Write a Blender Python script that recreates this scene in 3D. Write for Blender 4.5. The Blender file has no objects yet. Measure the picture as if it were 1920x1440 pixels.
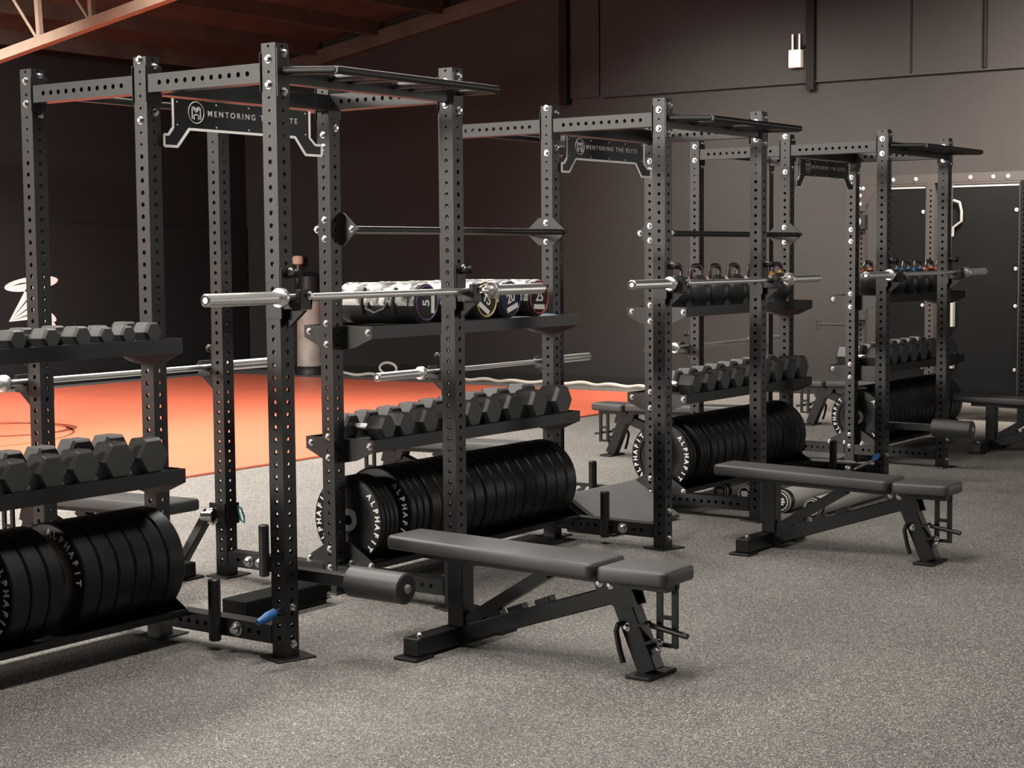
import bpy, bmesh, math, random
from mathutils import Vector, Matrix
random.seed(7)
PI = math.pi
SC = bpy.context.scene
COL = SC.collection

# ------------------------------------------------------------------ layout
W, G, BAY = 1.137, 1.8825, 0.73          # rack width, gap between racks, bay depth
S = W + G                                # pitch of the racks
H = 2.45
XA, XB = W + .0375, S - .0375            # inner faces of a storage gap
CAM = Vector((-4.93208, -4.61818, 1.61340))
YAW, PIT, ROL, FPX = 0.955075, -0.076333, -0.008189, 3154.69

# ------------------------------------------------------------------ materials
def nt(m):
    m.use_nodes = True
    return m.node_tree.nodes, m.node_tree.links, m.node_tree.nodes['Principled BSDF']
MATS = {}
def mat(name, col, rough=.5, metal=0., bump=0., bscale=200., var=0., vscale=6., spec=.5, coat=0.):
    m = bpy.data.materials.new(name); N, L, P = nt(m)
    P.inputs['Base Color'].default_value = (*col, 1)
    P.inputs['Roughness'].default_value = rough
    P.inputs['Metallic'].default_value = metal
    P.inputs['Specular IOR Level'].default_value = spec
    P.inputs['Coat Weight'].default_value = coat
    tc = N.new('ShaderNodeTexCoord')
    if var > 0:
        n = N.new('ShaderNodeTexNoise'); n.inputs['Scale'].default_value = vscale; n.inputs['Detail'].default_value = 6
        L.new(tc.outputs['Object'], n.inputs['Vector'])
        r = N.new('ShaderNodeValToRGB')
        r.color_ramp.elements[0].position = .3; r.color_ramp.elements[1].position = .7
        r.color_ramp.elements[0].color = (*[c*(1-var) for c in col], 1)
        r.color_ramp.elements[1].color = (*[min(1, c*(1+var)) for c in col], 1)
        L.new(n.outputs['Fac'], r.inputs['Fac']); L.new(r.outputs['Color'], P.inputs['Base Color'])
    if bump > 0:
        n = N.new('ShaderNodeTexNoise'); n.inputs['Scale'].default_value = bscale; n.inputs['Detail'].default_value = 3
        L.new(tc.outputs['Object'], n.inputs['Vector'])
        b = N.new('ShaderNodeBump'); b.inputs['Strength'].default_value = bump; b.inputs['Distance'].default_value = .002
        L.new(n.outputs['Fac'], b.inputs['Height']); L.new(b.outputs['Normal'], P.inputs['Normal'])
    MATS[name] = m
    return m

M_steel = mat('black_powder_coat', (.0075, .0074, .0070), .38, bump=.15, bscale=900, spec=.62)
M_steel2 = mat('black_sheet_steel', (.006, .006, .006), .4, bump=.1, bscale=700, spec=.4)
M_chrome = mat('chrome', (.82, .82, .82), .16, 1.)
M_zinc = mat('zinc_bolt', (.75, .75, .75), .25, 1.)
M_bar = mat('brushed_bar_steel', (.93, .93, .92), .38, 1.)
M_rubber = mat('black_rubber', (.006, .006, .0064), .42, bump=.2, bscale=300, spec=.35)
M_db = mat('dumbbell_rubber', (.045, .045, .043), .44, bump=.25, bscale=500, spec=.6)
M_vinyl = mat('black_vinyl', (.045, .045, .045), .48, bump=.2, bscale=600, spec=.7)
M_foam = mat('black_foam', (.03, .03, .03), .45, bump=.2, bscale=400)
M_hub = mat('grey_hub_steel', (.30, .30, .29), .35, .35)
M_white = mat('white_print', (.86, .86, .84), .5)
M_dimwhite = mat('dim_engraving', (.55, .55, .53), .5)
M_iron = mat('cast_iron', (.05, .05, .052), .38, bump=.2, bscale=250)
M_handle = mat('kettlebell_handle_steel', (.16, .15, .145), .35, .9)
M_blue = mat('blue_plastic', (.02, .12, .38), .35)
M_teal = mat('teal_cord', (.05, .35, .42), .5)
M_grey_board = mat('grey_board', (.13, .13, .127), .55, var=.08, vscale=9)
M_rope = mat('white_rope', (.62, .57, .52), .7, bump=.4, bscale=150)
M_box = mat('white_metal_box', (.75, .70, .64), .45)
M_purple = mat('purple_trim', (.12, .04, .16), .5)
M_yellow = mat('yellow_trim', (.62, .48, .16), .5)
M_navy = mat('navy_cap', (.012, .014, .05), .5)
M_red = mat('red_trim', (.42, .05, .05), .5)
M_gold = mat('gold_band', (.45, .25, .06), .4)
M_tealband = mat('teal_band', (.03, .18, .22), .4)
M_blueband = mat('blue_band', (.03, .14, .32), .4)
M_orangeband = mat('orange_band', (.5, .16, .05), .4)
M_capblack = mat('bag_cap_black', (.014, .014, .015), .5)
M_tan = mat('tan_vinyl', (.46, .42, .37), .5, var=.25, vscale=5)
M_skin = mat('tan_bristle', (.85, .62, .48), .6)
M_wood_pole = mat('pale_wood', (.45, .36, .2), .5)
M_truss = mat('tan_painted_steel', (.22, .16, .115), .45, var=.08)
M_timber = mat('red_brown_timber', (.050, .040, .031), .6, var=.3, vscale=3, bump=.3, bscale=30)
M_panel = mat('matt_black_panel', (.006, .0063, .0063), .6, var=.1, vscale=2, spec=.08)
M_rig = mat('grey_rig_steel', (.040, .036, .034), .5, bump=.1, spec=.3, bscale=900)
M_conduit = mat('dark_conduit', (.010, .009, .009), .6, spec=.08)
M_tube = mat('grey_white_tube_rubber', (.42, .41, .38), .5, var=.1)
M_matline = mat('mat_line_ink', (.16, .03, .012), .5)

def wall_mat(name, col):
    m = bpy.data.materials.new(name); N, L, P = nt(m)
    tc = N.new('ShaderNodeTexCoord')
    n = N.new('ShaderNodeTexNoise'); n.inputs['Scale'].default_value = .7; n.inputs['Detail'].default_value = 8
    n.inputs['Roughness'].default_value = .7
    L.new(tc.outputs['Object'], n.inputs['Vector'])
    r = N.new('ShaderNodeValToRGB')
    r.color_ramp.elements[0].position = .25; r.color_ramp.elements[1].position = .75
    r.color_ramp.elements[0].color = (*[c*.82 for c in col], 1)
    r.color_ramp.elements[1].color = (*[c*1.15 for c in col], 1)
    L.new(n.outputs['Fac'], r.inputs['Fac']); L.new(r.outputs['Color'], P.inputs['Base Color'])
    n2 = N.new('ShaderNodeTexNoise'); n2.inputs['Scale'].default_value = 60; n2.inputs['Detail'].default_value = 4
    L.new(tc.outputs['Object'], n2.inputs['Vector'])
    b = N.new('ShaderNodeBump'); b.inputs['Strength'].default_value = .25; b.inputs['Distance'].default_value = .004
    L.new(n2.outputs['Fac'], b.inputs['Height']); L.new(b.outputs['Normal'], P.inputs['Normal'])
    P.inputs['Roughness'].default_value = .7
    P.inputs['Specular IOR Level'].default_value = .3
    return m
M_wall = wall_mat('brown_black_wall', (.0202, .0190, .0181))
M_wallb = wall_mat('black_wall', (.0105, .0110, .0110))

def floor_mat():
    m = bpy.data.materials.new('speckled_rubber_floor'); N, L, P = nt(m)
    tc = N.new('ShaderNodeTexCoord')
    v = N.new('ShaderNodeTexVoronoi'); v.inputs['Scale'].default_value = 235
    L.new(tc.outputs['Object'], v.inputs['Vector'])
    bw = N.new('ShaderNodeSeparateColor'); L.new(v.outputs['Color'], bw.inputs['Color'])
    r = N.new('ShaderNodeValToRGB'); r.color_ramp.interpolation = 'CONSTANT'
    e = r.color_ramp.elements
    e[0].position = 0; e[0].color = (.070, .067, .062, 1)
    e[1].position = .28; e[1].color = (.125, .121, .112, 1)
    for p, c in ((.56, (.185, .179, .166, 1)), (.80, (.29, .28, .262, 1)), (.93, (.52, .505, .475, 1))):
        x = e.new(p); x.color = c
    L.new(bw.outputs['Red'], r.inputs['Fac'])
    n = N.new('ShaderNodeTexNoise'); n.inputs['Scale'].default_value = 1.1; n.inputs['Detail'].default_value = 6
    L.new(tc.outputs['Object'], n.inputs['Vector'])
    mx = N.new('ShaderNodeMix'); mx.data_type = 'RGBA'; mx.blend_type = 'MULTIPLY'; mx.inputs[0].default_value = 1
    r2 = N.new('ShaderNodeValToRGB')
    r2.color_ramp.elements[0].position = .3; r2.color_ramp.elements[1].position = .7
    r2.color_ramp.elements[0].color = (.88, .86, .85, 1); r2.color_ramp.elements[1].color = (1.05, 1.04, 1.02, 1)
    L.new(n.outputs['Fac'], r2.inputs['Fac'])
    L.new(r.outputs['Color'], mx.inputs[6]); L.new(r2.outputs['Color'], mx.inputs[7])
    L.new(mx.outputs[2], P.inputs['Base Color'])
    n2 = N.new('ShaderNodeTexNoise'); n2.inputs['Scale'].default_value = 180
    L.new(tc.outputs['Object'], n2.inputs['Vector'])
    b = N.new('ShaderNodeBump'); b.inputs['Strength'].default_value = .35; b.inputs['Distance'].default_value = .003
    L.new(n2.outputs['Fac'], b.inputs['Height']); L.new(b.outputs['Normal'], P.inputs['Normal'])
    P.inputs['Roughness'].default_value = .62
    P.inputs['Specular IOR Level'].default_value = .45
    return m
M_floor = floor_mat()
M_mat = mat('orange_vinyl_mat', (.74, .165, .09), .42, var=.05, vscale=1.5, bump=.1, bscale=120)

def camo_mat():
    m = bpy.data.materials.new('grey_camouflage_vinyl'); N, L, P = nt(m)
    tc = N.new('ShaderNodeTexCoord')
    n = N.new('ShaderNodeTexNoise'); n.inputs['Scale'].default_value = 11; n.inputs['Detail'].default_value = 2
    n.inputs['Distortion'].default_value = 1.2
    L.new(tc.outputs['Object'], n.inputs['Vector'])
    r = N.new('ShaderNodeValToRGB'); r.color_ramp.interpolation = 'CONSTANT'
    e = r.color_ramp.elements
    e[0].position = 0; e[0].color = (.03, .03, .03, 1); e[1].position = .42; e[1].color = (.25, .25, .24, 1)
    x = e.new(.50); x.color = (.62, .61, .58, 1)
    L.new(n.outputs['Fac'], r.inputs['Fac'])
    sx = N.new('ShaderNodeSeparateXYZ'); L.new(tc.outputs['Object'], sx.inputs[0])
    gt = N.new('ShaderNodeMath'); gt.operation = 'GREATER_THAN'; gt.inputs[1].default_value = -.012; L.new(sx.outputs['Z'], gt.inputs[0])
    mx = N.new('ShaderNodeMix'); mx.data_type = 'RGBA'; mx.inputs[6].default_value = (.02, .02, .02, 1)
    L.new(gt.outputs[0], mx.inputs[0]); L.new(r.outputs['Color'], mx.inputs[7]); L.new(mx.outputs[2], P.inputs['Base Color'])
    P.inputs['Roughness'].default_value = .45
    return m
M_camo = camo_mat()

# ------------------------------------------------------------------ mesh helpers
def box(bm, x0, x1, y0, y1, z0, z1, M=None):
    vs = [bm.verts.new((x, y, z)) for x in (x0, x1) for y in (y0, y1) for z in (z0, z1)]
    if M is not None:
        for v in vs: v.co = M @ v.co
    for f in ((0,1,3,2),(4,6,7,5),(0,4,5,1),(2,3,7,6),(0,2,6,4),(1,5,7,3)):
        bm.faces.new([vs[i] for i in f])
    return vs
def frame(p0, p1, up=(0, 0, 1)):
    p0, p1 = Vector(p0), Vector(p1); z = (p1-p0); L = z.length; z = z.normalized()
    u = Vector(up)
    if abs(z.dot(u)) > .999: u = Vector((0, 1, 0))
    x = u.cross(z).normalized(); y = z.cross(x)
    M = Matrix((x, y, z)).transposed().to_4x4(); M.translation = p0
    return M, L
def bar(bm, p0, p1, a, b, up=(0, 0, 1)):
    """rectangular bar, a = width across, b = height along up"""
    M, L = frame(p0, p1, up)
    box(bm, -a/2, a/2, -b/2, b/2, 0, L, M)
def lathe(bm, prof, p0, p1, seg=24, cap=True):
    """prof = list of (t along axis in metres from p0, radius)"""
    M, L = frame(p0, p1)
    rings = []
    for t, r in prof:
        if r < 1e-6:
            rings.append([bm.verts.new(M @ Vector((0, 0, t)))])
        else:
            rings.append([bm.verts.new(M @ Vector((r*math.cos(2*PI*i/seg), r*math.sin(2*PI*i/seg), t))) for i in range(seg)])
    for a, b in zip(rings, rings[1:]):
        for i in range(seg):
            j = (i+1) % seg
            if len(a) == 1 and len(b) == 1: continue
            if len(a) == 1: bm.faces.new((a[0], b[j], b[i]))
            elif len(b) == 1: bm.faces.new((a[i], a[j], b[0]))
            else: bm.faces.new((a[i], a[j], b[j], b[i]))
    if cap:
        if len(rings[0]) > 1: bm.faces.new(rings[0][::-1])
        if len(rings[-1]) > 1: bm.faces.new(rings[-1])
def cyl(bm, p0, p1, r, seg=20):
    L = (Vector(p1)-Vector(p0)).length
    lathe(bm, [(0, r), (L, r)], p0, p1, seg)
def rod(bm, p0, p1, r, seg=16, c=None):
    L = (Vector(p1)-Vector(p0)).length; c = c or r*.2
    lathe(bm, [(0, r-c), (c, r), (L-c, r), (L, r-c)], p0, p1, seg)
def tube_path(bm, pts, r, seg=10, closed=False):
    pts = [Vector(p) for p in pts]; n = len(pts); rings = []
    prevx = None
    for i, p in enumerate(pts):
        a = pts[(i-1) % n] if (closed or i > 0) else p
        b = pts[(i+1) % n] if (closed or i < n-1) else p
        d = (b-a).normalized()
        if prevx is None:
            u = Vector((0, 0, 1)) if abs(d.z) < .9 else Vector((0, 1, 0))
            x = u.cross(d).normalized()
        else:
            x = (prevx - d*prevx.dot(d)).normalized()
        prevx = x; y = d.cross(x)
        rings.append([bm.verts.new(p + x*r*math.cos(2*PI*k/seg) + y*r*math.sin(2*PI*k/seg)) for k in range(seg)])
    m = n if closed else n-1
    for i in range(m):
        a, b = rings[i], rings[(i+1) % n]
        for k in range(seg):
            j = (k+1) % seg
            bm.faces.new((a[k], a[j], b[j], b[k]))
    if not closed:
        bm.faces.new(rings[0][::-1]); bm.faces.new(rings[-1])
def prism(bm, pts, axis, d0, d1):
    """extrude a 2-D outline along axis (0,1,2); outline given in the other two axes in order"""
    def mk(p, d):
        v = [0, 0, 0]; o = [i for i in range(3) if i != axis]
        v[o[0]], v[o[1]], v[axis] = p[0], p[1], d
        return bm.verts.new(v)
    a = [mk(p, d0) for p in pts]; b = [mk(p, d1) for p in pts]
    n = len(pts)
    bm.faces.new(a[::-1]); bm.faces.new(b)
    for i in range(n):
        j = (i+1) % n
        bm.faces.new((a[i], a[j], b[j], b[i]))
def rrect(cx, cy, w, l, r, n=5):
    out = []
    for k, (sx, sy) in enumerate(((1, 1), (-1, 1), (-1, -1), (1, -1))):
        for i in range(n+1):
            t = k*PI/2 + i*PI/2/n
            out.append((cx+sx*(w/2-r)+r*math.cos(t), cy+sy*(l/2-r)+r*math.sin(t)))
    return out
def bevel(bm, off, seg=2, ang=35):
    bmesh.ops.remove_doubles(bm, verts=bm.verts, dist=1e-6)
    bmesh.ops.recalc_face_normals(bm, faces=bm.faces)
    es = [e for e in bm.edges if len(e.link_faces) == 2 and e.calc_face_angle(0) > math.radians(ang)]
    bmesh.ops.bevel(bm, geom=es, offset=off, segments=seg, affect='EDGES', clamp_overlap=True, profile=.5)
def mesh(name, bm, m, smooth=True, recalc=True):
    if recalc: bmesh.ops.recalc_face_normals(bm, faces=bm.faces)
    me = bpy.data.meshes.new(name); bm.to_mesh(me); bm.free()
    me.materials.append(m)
    if smooth:
        for p in me.polygons: p.use_smooth = True
        me.set_sharp_from_angle(angle=math.radians(32))
    return me
def put(name, me, parent=None, loc=(0, 0, 0), rot=(0, 0, 0), label=None):
    o = bpy.data.objects.new(name, me); COL.objects.link(o)
    o.location = loc; o.rotation_euler = rot
    if parent: o.parent = parent
    if label: o['label'] = label
    return o
def obj(name, bm, m, parent=None, label=None, loc=(0, 0, 0), **k):
    return put(name, mesh(name, bm, m, **k), parent, loc, label=label)
def B(): return bmesh.new()
def tag(o, label, cat, group=None, kind=None):
    o['label'] = label; o['category'] = cat
    if group: o['group'] = group
    if kind: o['kind'] = kind
    return o
def thing(name, label, cat, loc=(0, 0, 0), group=None, rz=0):
    o = bpy.data.objects.new(name, None); COL.objects.link(o)
    o.location = loc; o.rotation_euler = (0, 0, rz); o.empty_display_size = .1
    return tag(o, label, cat, group)
def struct(o, label=None):
    o['kind'] = 'structure'
    if label: o['label'] = label
    return o
def dup(root, loc, label, rz=None, group=None):
    r = root.copy(); COL.objects.link(r); r.location = loc
    if rz is not None: r.rotation_euler = (0, 0, rz)
    r['label'] = label
    if group: r['group'] = group
    def rec(src, dst):
        for ch in list(src.children):
            c = ch.copy(); COL.objects.link(c); c.parent = dst
            rec(ch, c)
    rec(root, r)
    return r
ORD = ['first', 'second', 'third', 'fourth', 'fifth', 'sixth', 'seventh', 'eighth', 'ninth', 'tenth', 'eleventh', 'twelfth',
       'thirteenth', 'fourteenth', 'fifteenth', 'sixteenth', 'seventeenth', 'eighteenth', 'nineteenth', 'twentieth',
       'twenty-first', 'twenty-second', 'twenty-third', 'twenty-fourth']

_font_cache = {}
def text_mesh(name, s, size, m, M=None, depth=.0006, spacing=1.0, align='CENTER', bold=0.0):
    cu = bpy.data.curves.new('t', 'FONT'); cu.body = s; cu.size = size; cu.extrude = depth
    cu.align_x = align; cu.align_y = 'CENTER'; cu.space_character = spacing; cu.offset = bold
    o = bpy.data.objects.new('t', cu); COL.objects.link(o)
    dg = bpy.context.evaluated_depsgraph_get()
    me = bpy.data.meshes.new_from_object(o.evaluated_get(dg))
    bpy.data.objects.remove(o); bpy.data.curves.remove(cu)
    me.name = name; me.materials.clear(); me.materials.append(m)
    if M is not None: me.transform(M)
    return me
def join_meshes(name, mes, m):
    bm = B()
    for me in mes: bm.from_mesh(me)
    return mesh(name, bm, m, smooth=False, recalc=False)
# a text frame facing -X (read from the -X side): text x -> -Y, text y -> Z, normal -> -X
FACE_NX = Matrix(((0, 0, -1, 0), (-1, 0, 0, 0), (0, 1, 0, 0), (0, 0, 0, 1)))
# facing -Y: text x -> X, text y -> Z, normal -> -Y
FACE_NY = Matrix(((1, 0, 0, 0), (0, 0, -1, 0), (0, 1, 0, 0), (0, 0, 0, 1)))

# ------------------------------------------------------------------ perforated square tube along +Z
def perforated(bm, L, a, cells, sides=(0, 1, 2, 3), b=None, t=.007):
    """cells: list of (z0, z1, zc, r) ; zc None = plain"""
    b = b or a
    # side frames: origin offset and tangent
    fr = [(Vector((0, -b/2, 0)), Vector((1, 0, 0)), a, Vector((0, 1, 0))),
          (Vector((a/2, 0, 0)), Vector((0, 1, 0)), b, Vector((-1, 0, 0))),
          (Vector((0, b/2, 0)), Vector((-1, 0, 0)), a, Vector((0, -1, 0))),
          (Vector((-a/2, 0, 0)), Vector((0, -1, 0)), b, Vector((1, 0, 0)))]
    Z = Vector((0, 0, 1))
    for si, (o, tx, w, inn) in enumerate(fr):
        if si not in sides:
            q = [o+tx*(-w/2), o+tx*(w/2), o+tx*(w/2)+Z*L, o+tx*(-w/2)+Z*L]
            bm.faces.new([bm.verts.new(p) for p in q]); continue
        for z0, z1, zc, r in cells:
            if zc is None:
                q = [o+tx*(-w/2)+Z*z0, o+tx*(w/2)+Z*z0, o+tx*(w/2)+Z*z1, o+tx*(-w/2)+Z*z1]
                bm.faces.new([bm.verts.new(p) for p in q]); continue
            outer = []; inner = []; deep = []
            for k in range(8):
                an = k*PI/4
                cx, cz = math.cos(an), math.sin(an)
                sx = (0 if abs(cx) < .1 else (1 if cx > 0 else -1)); sz = (0 if abs(cz) < .1 else (1 if cz > 0 else -1))
                zz = zc if sz == 0 else (z1 if sz > 0 else z0)
                outer.append(bm.verts.new(o+tx*(sx*w/2)+Z*zz))
                p = o+tx*(r*1.04*cx)+Z*(zc+r*1.04*cz)
                inner.append(bm.verts.new(p)); deep.append(bm.verts.new(p+inn*t))
            for k in range(8):
                j = (k+1) % 8
                bm.faces.new((outer[k], outer[j], inner[j], inner[k]))
                bm.faces.new((inner[k], inner[j], deep[j], deep[k]))
    for z, s in ((0, -1), (L, 1)):
        vs = [bm.verts.new((x*a/2, y*b/2, z)) for x, y in ((-1, -1), (1, -1), (1, 1), (-1, 1))]
        bm.faces.new(vs if s > 0 else vs[::-1])
def post_mesh(Hp, plate=True):
    bm = B(); cells = []; top = Hp-.0125
    n = int((top-.08)/.05)
    zc = [top-.05*k for k in range(n+1)]
    for k, z in enumerate(zc):
        r = .0058 if z > Hp-.40 else .0098
        cells.append((z-.025, min(z+.025, Hp), z, r))
    cells.append((0, zc[-1]-.025, None, 0))
    perforated(bm, Hp, .075, cells)
    return mesh('upright', bm, M_steel, smooth=False, recalc=False)
ME_POST = post_mesh(H)
bm = B(); box(bm, -.08, .10, -.075, .075, 0, .008); bevel(bm, .003, 1); ME_FOOT = mesh('base_plate', bm, M_steel)
def bolt_mesh(r=.0135, h=.014):
    bm = B()
    lathe(bm, [(0, r*1.25), (.002, r*1.25), (.002, r), (h*.6, r*.95), (h, r*.55), (h, .0)], (0, 0, 0), (0, 0, 1), 14)
    return mesh('bolt', bm, M_zinc)
ME_BOLT = bolt_mesh(); ME_BIGBOLT = bolt_mesh(.024, .03)
def bolt_nx(parent, x, y, z, me=None): return put('bolt', me or ME_BOLT, parent, (x, y, z), (0, -PI/2, 0))
def bolt_ny(parent, x, y, z, me=None): return put('bolt', me or ME_BOLT, parent, (x, y, z), (PI/2, 0, 0))
def beam_mesh(L, nh, name, a=.075, r=.0105, sides=(1, 3)):
    bm = B(); cells = []
    z0 = L/2-.05*nh/2
    cells.append((0, z0, None, 0))
    for k in range(nh): cells.append((z0+.05*k, z0+.05*(k+1), z0+.05*(k+.5), r))
    cells.append((z0+.05*nh, L, None, 0))
    perforated(bm, L, a, cells, sides)
    return mesh(name, bm, M_steel, smooth=False, recalc=False)
LB = BAY-.075
ME_TOPBEAM = beam_mesh(LB-.012, 11, 'top_beam')
ME_BASEBEAM = beam_mesh(LB-.012, 11, 'base_beam')
ME_CROSS = beam_mesh(W-.075-.012, 17, 'cross_beam', sides=())
bm = B(); box(bm, -.045, .045, -.075, .075, 0, .006); bevel(bm, .002, 1); ME_FLANGE = mesh('flange', bm, M_steel)
R_Y = (-PI/2, 0, 0)       # local +Z -> +Y
R_X = (0, PI/2, 0)        # local +Z -> +X

# ------------------------------------------------------------------ sign
def sign_parts(parent):
    y = .685
    O = [(.042, 2.084), (.118, 2.084), (.188, 2.161), (.849, 2.161), (.919, 2.084), (1.094, 2.084), (1.094, 2.132), (.985, 2.132),
         (.948, 2.162), (.948, 2.285), (.094, 2.285), (.094, 2.162), (.068, 2.132), (.042, 2.132)]
    O[5] = (1.03, 2.084); O[6] = (1.03, 2.132)
    bm = B(); prism(bm, O, 1, y-.004, y+.004)
    sg = obj('sign_plate', bm, M_steel2, parent, 'black plate with white outline and engraved lettering', smooth=False)
    bm = B(); n = len(O)
    for i in range(n):
        if i == 9: continue
        a, b = O[i], O[(i+1) % n]
        bar(bm, (a[0], y-.006, a[1]), (b[0], y-.006, b[1]), .011, .004, up=(0, 1, 0))
    obj('sign_border', bm, M_white, sg, 'white outline', smooth=False)
    # emblem: ring with a double-M shaped figure
    bm = B(); cx, cz = .230, 2.2335
    ring = [(cx+.0455*math.cos(t*PI/18), y-.006, cz+.0455*math.sin(t*PI/18)) for t in range(36)]
    tube_path(bm, ring, .0022, 6, True)
    def st(*pts):
        for p, q in zip(pts, pts[1:]):
            bar(bm, (cx+p[0], y-.006, cz+p[1]), (cx+q[0], y-.006, cz+q[1]), .0055, .003, up=(0, 1, 0))
    st((-.024, -.028), (-.024, .022), (0, .002), (.024, .022), (.024, -.028))
    st((-.013, -.03), (-.013, -.012), (0, -.020+.012), (.013, -.012), (.013, -.03))
    st((-.024, .022), (-.012, .022), (0, .012), (.012, .022), (.024, .022))
    obj('sign_emblem', bm, M_dimwhite, sg, 'white ring emblem', smooth=False)
    me = text_mesh('sign_text', 'MENTORING THE ELITE', .034, M_dimwhite, Matrix.Translation((.583, y-.0052, 2.2325)) @ FACE_NY, spacing=1.5, bold=.0004)
    xs = [v.co.x for v in me.vertices]; wd = max(xs)-min(xs); k = .565/wd; c = (max(xs)+min(xs))/2
    for v in me.vertices: v.co.x = .583+(v.co.x-c)*k
    put('sign_text', me, sg, label='white capital lettering')
    for px in (.12, .35, .55, .73, .92):
        for pz in (2.272, 2.176):
            bm = B(); rod(bm, (px, y-.004, pz), (px, y-.008, pz), .004, 8); obj('rivet', bm, M_dimwhite, sg)

# ------------------------------------------------------------------ power rack
def cache(fn, *a):
    k = (fn.__name__,) + a
    if k not in _cache: _cache[k] = fn(*a)
    return _cache[k]
_cache = {}
def make_rack(label):
    t = thing('power_rack', label, 'power rack', (0, 0, 0), 'power racks standing in one row')
    P = {3: (0, 0), 2: (0, BAY), 1: (0, 2*BAY), 6: (W, 0), 5: (W, BAY), 4: (W, 2*BAY)}
    for n, (x, y) in P.items():
        u = put('upright', ME_POST, t, (x, y, 0))
        put('base_plate', ME_FOOT, u, (0, 0, 0), (0, 0, {3: -.3, 6: -.3}.get(n, 0)))
    for x in (0, W):
        for y0 in (0, BAY):
            b = put('top_beam', ME_TOPBEAM, t, (x, y0+.0435, 2.3375), R_Y)
            put('flange', ME_FLANGE, b, (0, 0, -.006)); put('flange', ME_FLANGE, b, (0, 0, LB-.012))
            put('base_beam', ME_BASEBEAM, t, (x, y0+.0435, .0975), R_Y)
    put('cross_beam', ME_CROSS, t, (.0435, BAY, 2.335), R_X)
    bm = B(); cyl(bm, (.0375, 2*BAY, 2.345), (W-.0375, 2*BAY, 2.345), .017)
    for x in (.0375, W-.0435): box(bm, x, x+.006, 2*BAY-.037, 2*BAY+.037, 2.27, 2.42)
    obj('rear_pull_up_bar', bm, M_steel, t)
    # front multi-grip pull up unit
    bm = B()
    bar(bm, (.0375, 0, 2.335), (W-.0375, 0, 2.335), .05, .075)
    obj('front_cross_beam', bm, M_steel, t, smooth=False)
    bm = B()
    yb, zf, yf = -.055, 2.332, -.285
    box(bm, -.035, .035, -.0435, -.0375, 2.24, 2.43); box(bm, W-.035, W+.035, -.0435, -.0375, 2.24, 2.43)
    rod(bm, (.0, -.0435, 2.342), (.045, yf, zf), .0165); rod(bm, (W, -.0435, 2.342), (W-.045, yf, zf), .0165)
    rod(bm, (.032, yf, zf), (W-.032, yf-.0, zf+.004), .0165)
    for x in (.30, .42, .70, .82): rod(bm, (x, -.025, 2.337), (x, yf, zf), .0145)
    obj('pull_up_bar', bm, M_steel, t, 'angled multi grip pull up bar')
    sign_parts(t)
    # band pegs on the base beams
    for x, y in ((-.018, .335), (W-.018, 1.14)):
        bm = B(); rod(bm, (x-.045, y, .04), (x-.045, y, .298), .026, 20)
        box(bm, x-.05, x-.0195, y-.02, y+.02, .07, .12)
        obj('band_peg', bm, M_steel, t)
    bolt_nx(t, -.0375, .235, .0975, ME_BIGBOLT)
    for y in (1.19, 1.27): bolt_nx(t, W-.0375, y, .0975, ME_BIGBOLT)
    # bolts on visible faces
    for z in (2.3875, 2.2875): bolt_nx(t, -.0375, 0, z); bolt_nx(t, W-.0375, 0, z)
    for z in (2.4125, 2.2625, .21, .06): bolt_ny(t, 0.004, -.0435 if z > 2 else -.0375, z); bolt_ny(t, W+.004, -.0435 if z > 2 else -.0375, z)
    for z in (2.4375, 2.1875): bolt_nx(t, -.0375, BAY, z)
    for z in (2.1875, 2.13): bolt_nx(t, W-.0375, BAY, z)
    for z in (2.3975, 2.2975): bolt_nx(t, -.0375, 2*BAY, z)
    for x in (0, W):
        bolt_ny(t, x+.008, BAY-.0375, 2.41); bolt_ny(t, x+.008, BAY-.0375, 2.22)
        bolt_ny(t, x+.008, 2*BAY-.0375, 2.42); bolt_ny(t, x+.008, 2*BAY-.0375, 2.25)
    for z in (1.2975, 1.1975, .7545, .6545, .2125, .1225): bolt_nx(t, W-.0375, BAY, z)
    return t
rack = make_rack('nearest black power rack, at left, with perforated posts and a white outlined sign')
for z in (1.7885, 1.6985): bolt_nx(rack, W-.0375, BAY, z)
dup(rack, (S, 0, 0), 'middle one of the three black power racks in the row')
dup(rack, (2*S, 0, 0), 'farthest black power rack of the row, at right before the black panels')
# lone storage post hidden beyond the far bay
t = thing('storage_post', 'black perforated storage post seen behind the farthest rack, carrying shelf ends', 'post', (3*S, BAY, 0))
u = put('upright', post_mesh(2.30), t); put('base_plate', ME_FOOT, t)

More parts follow.
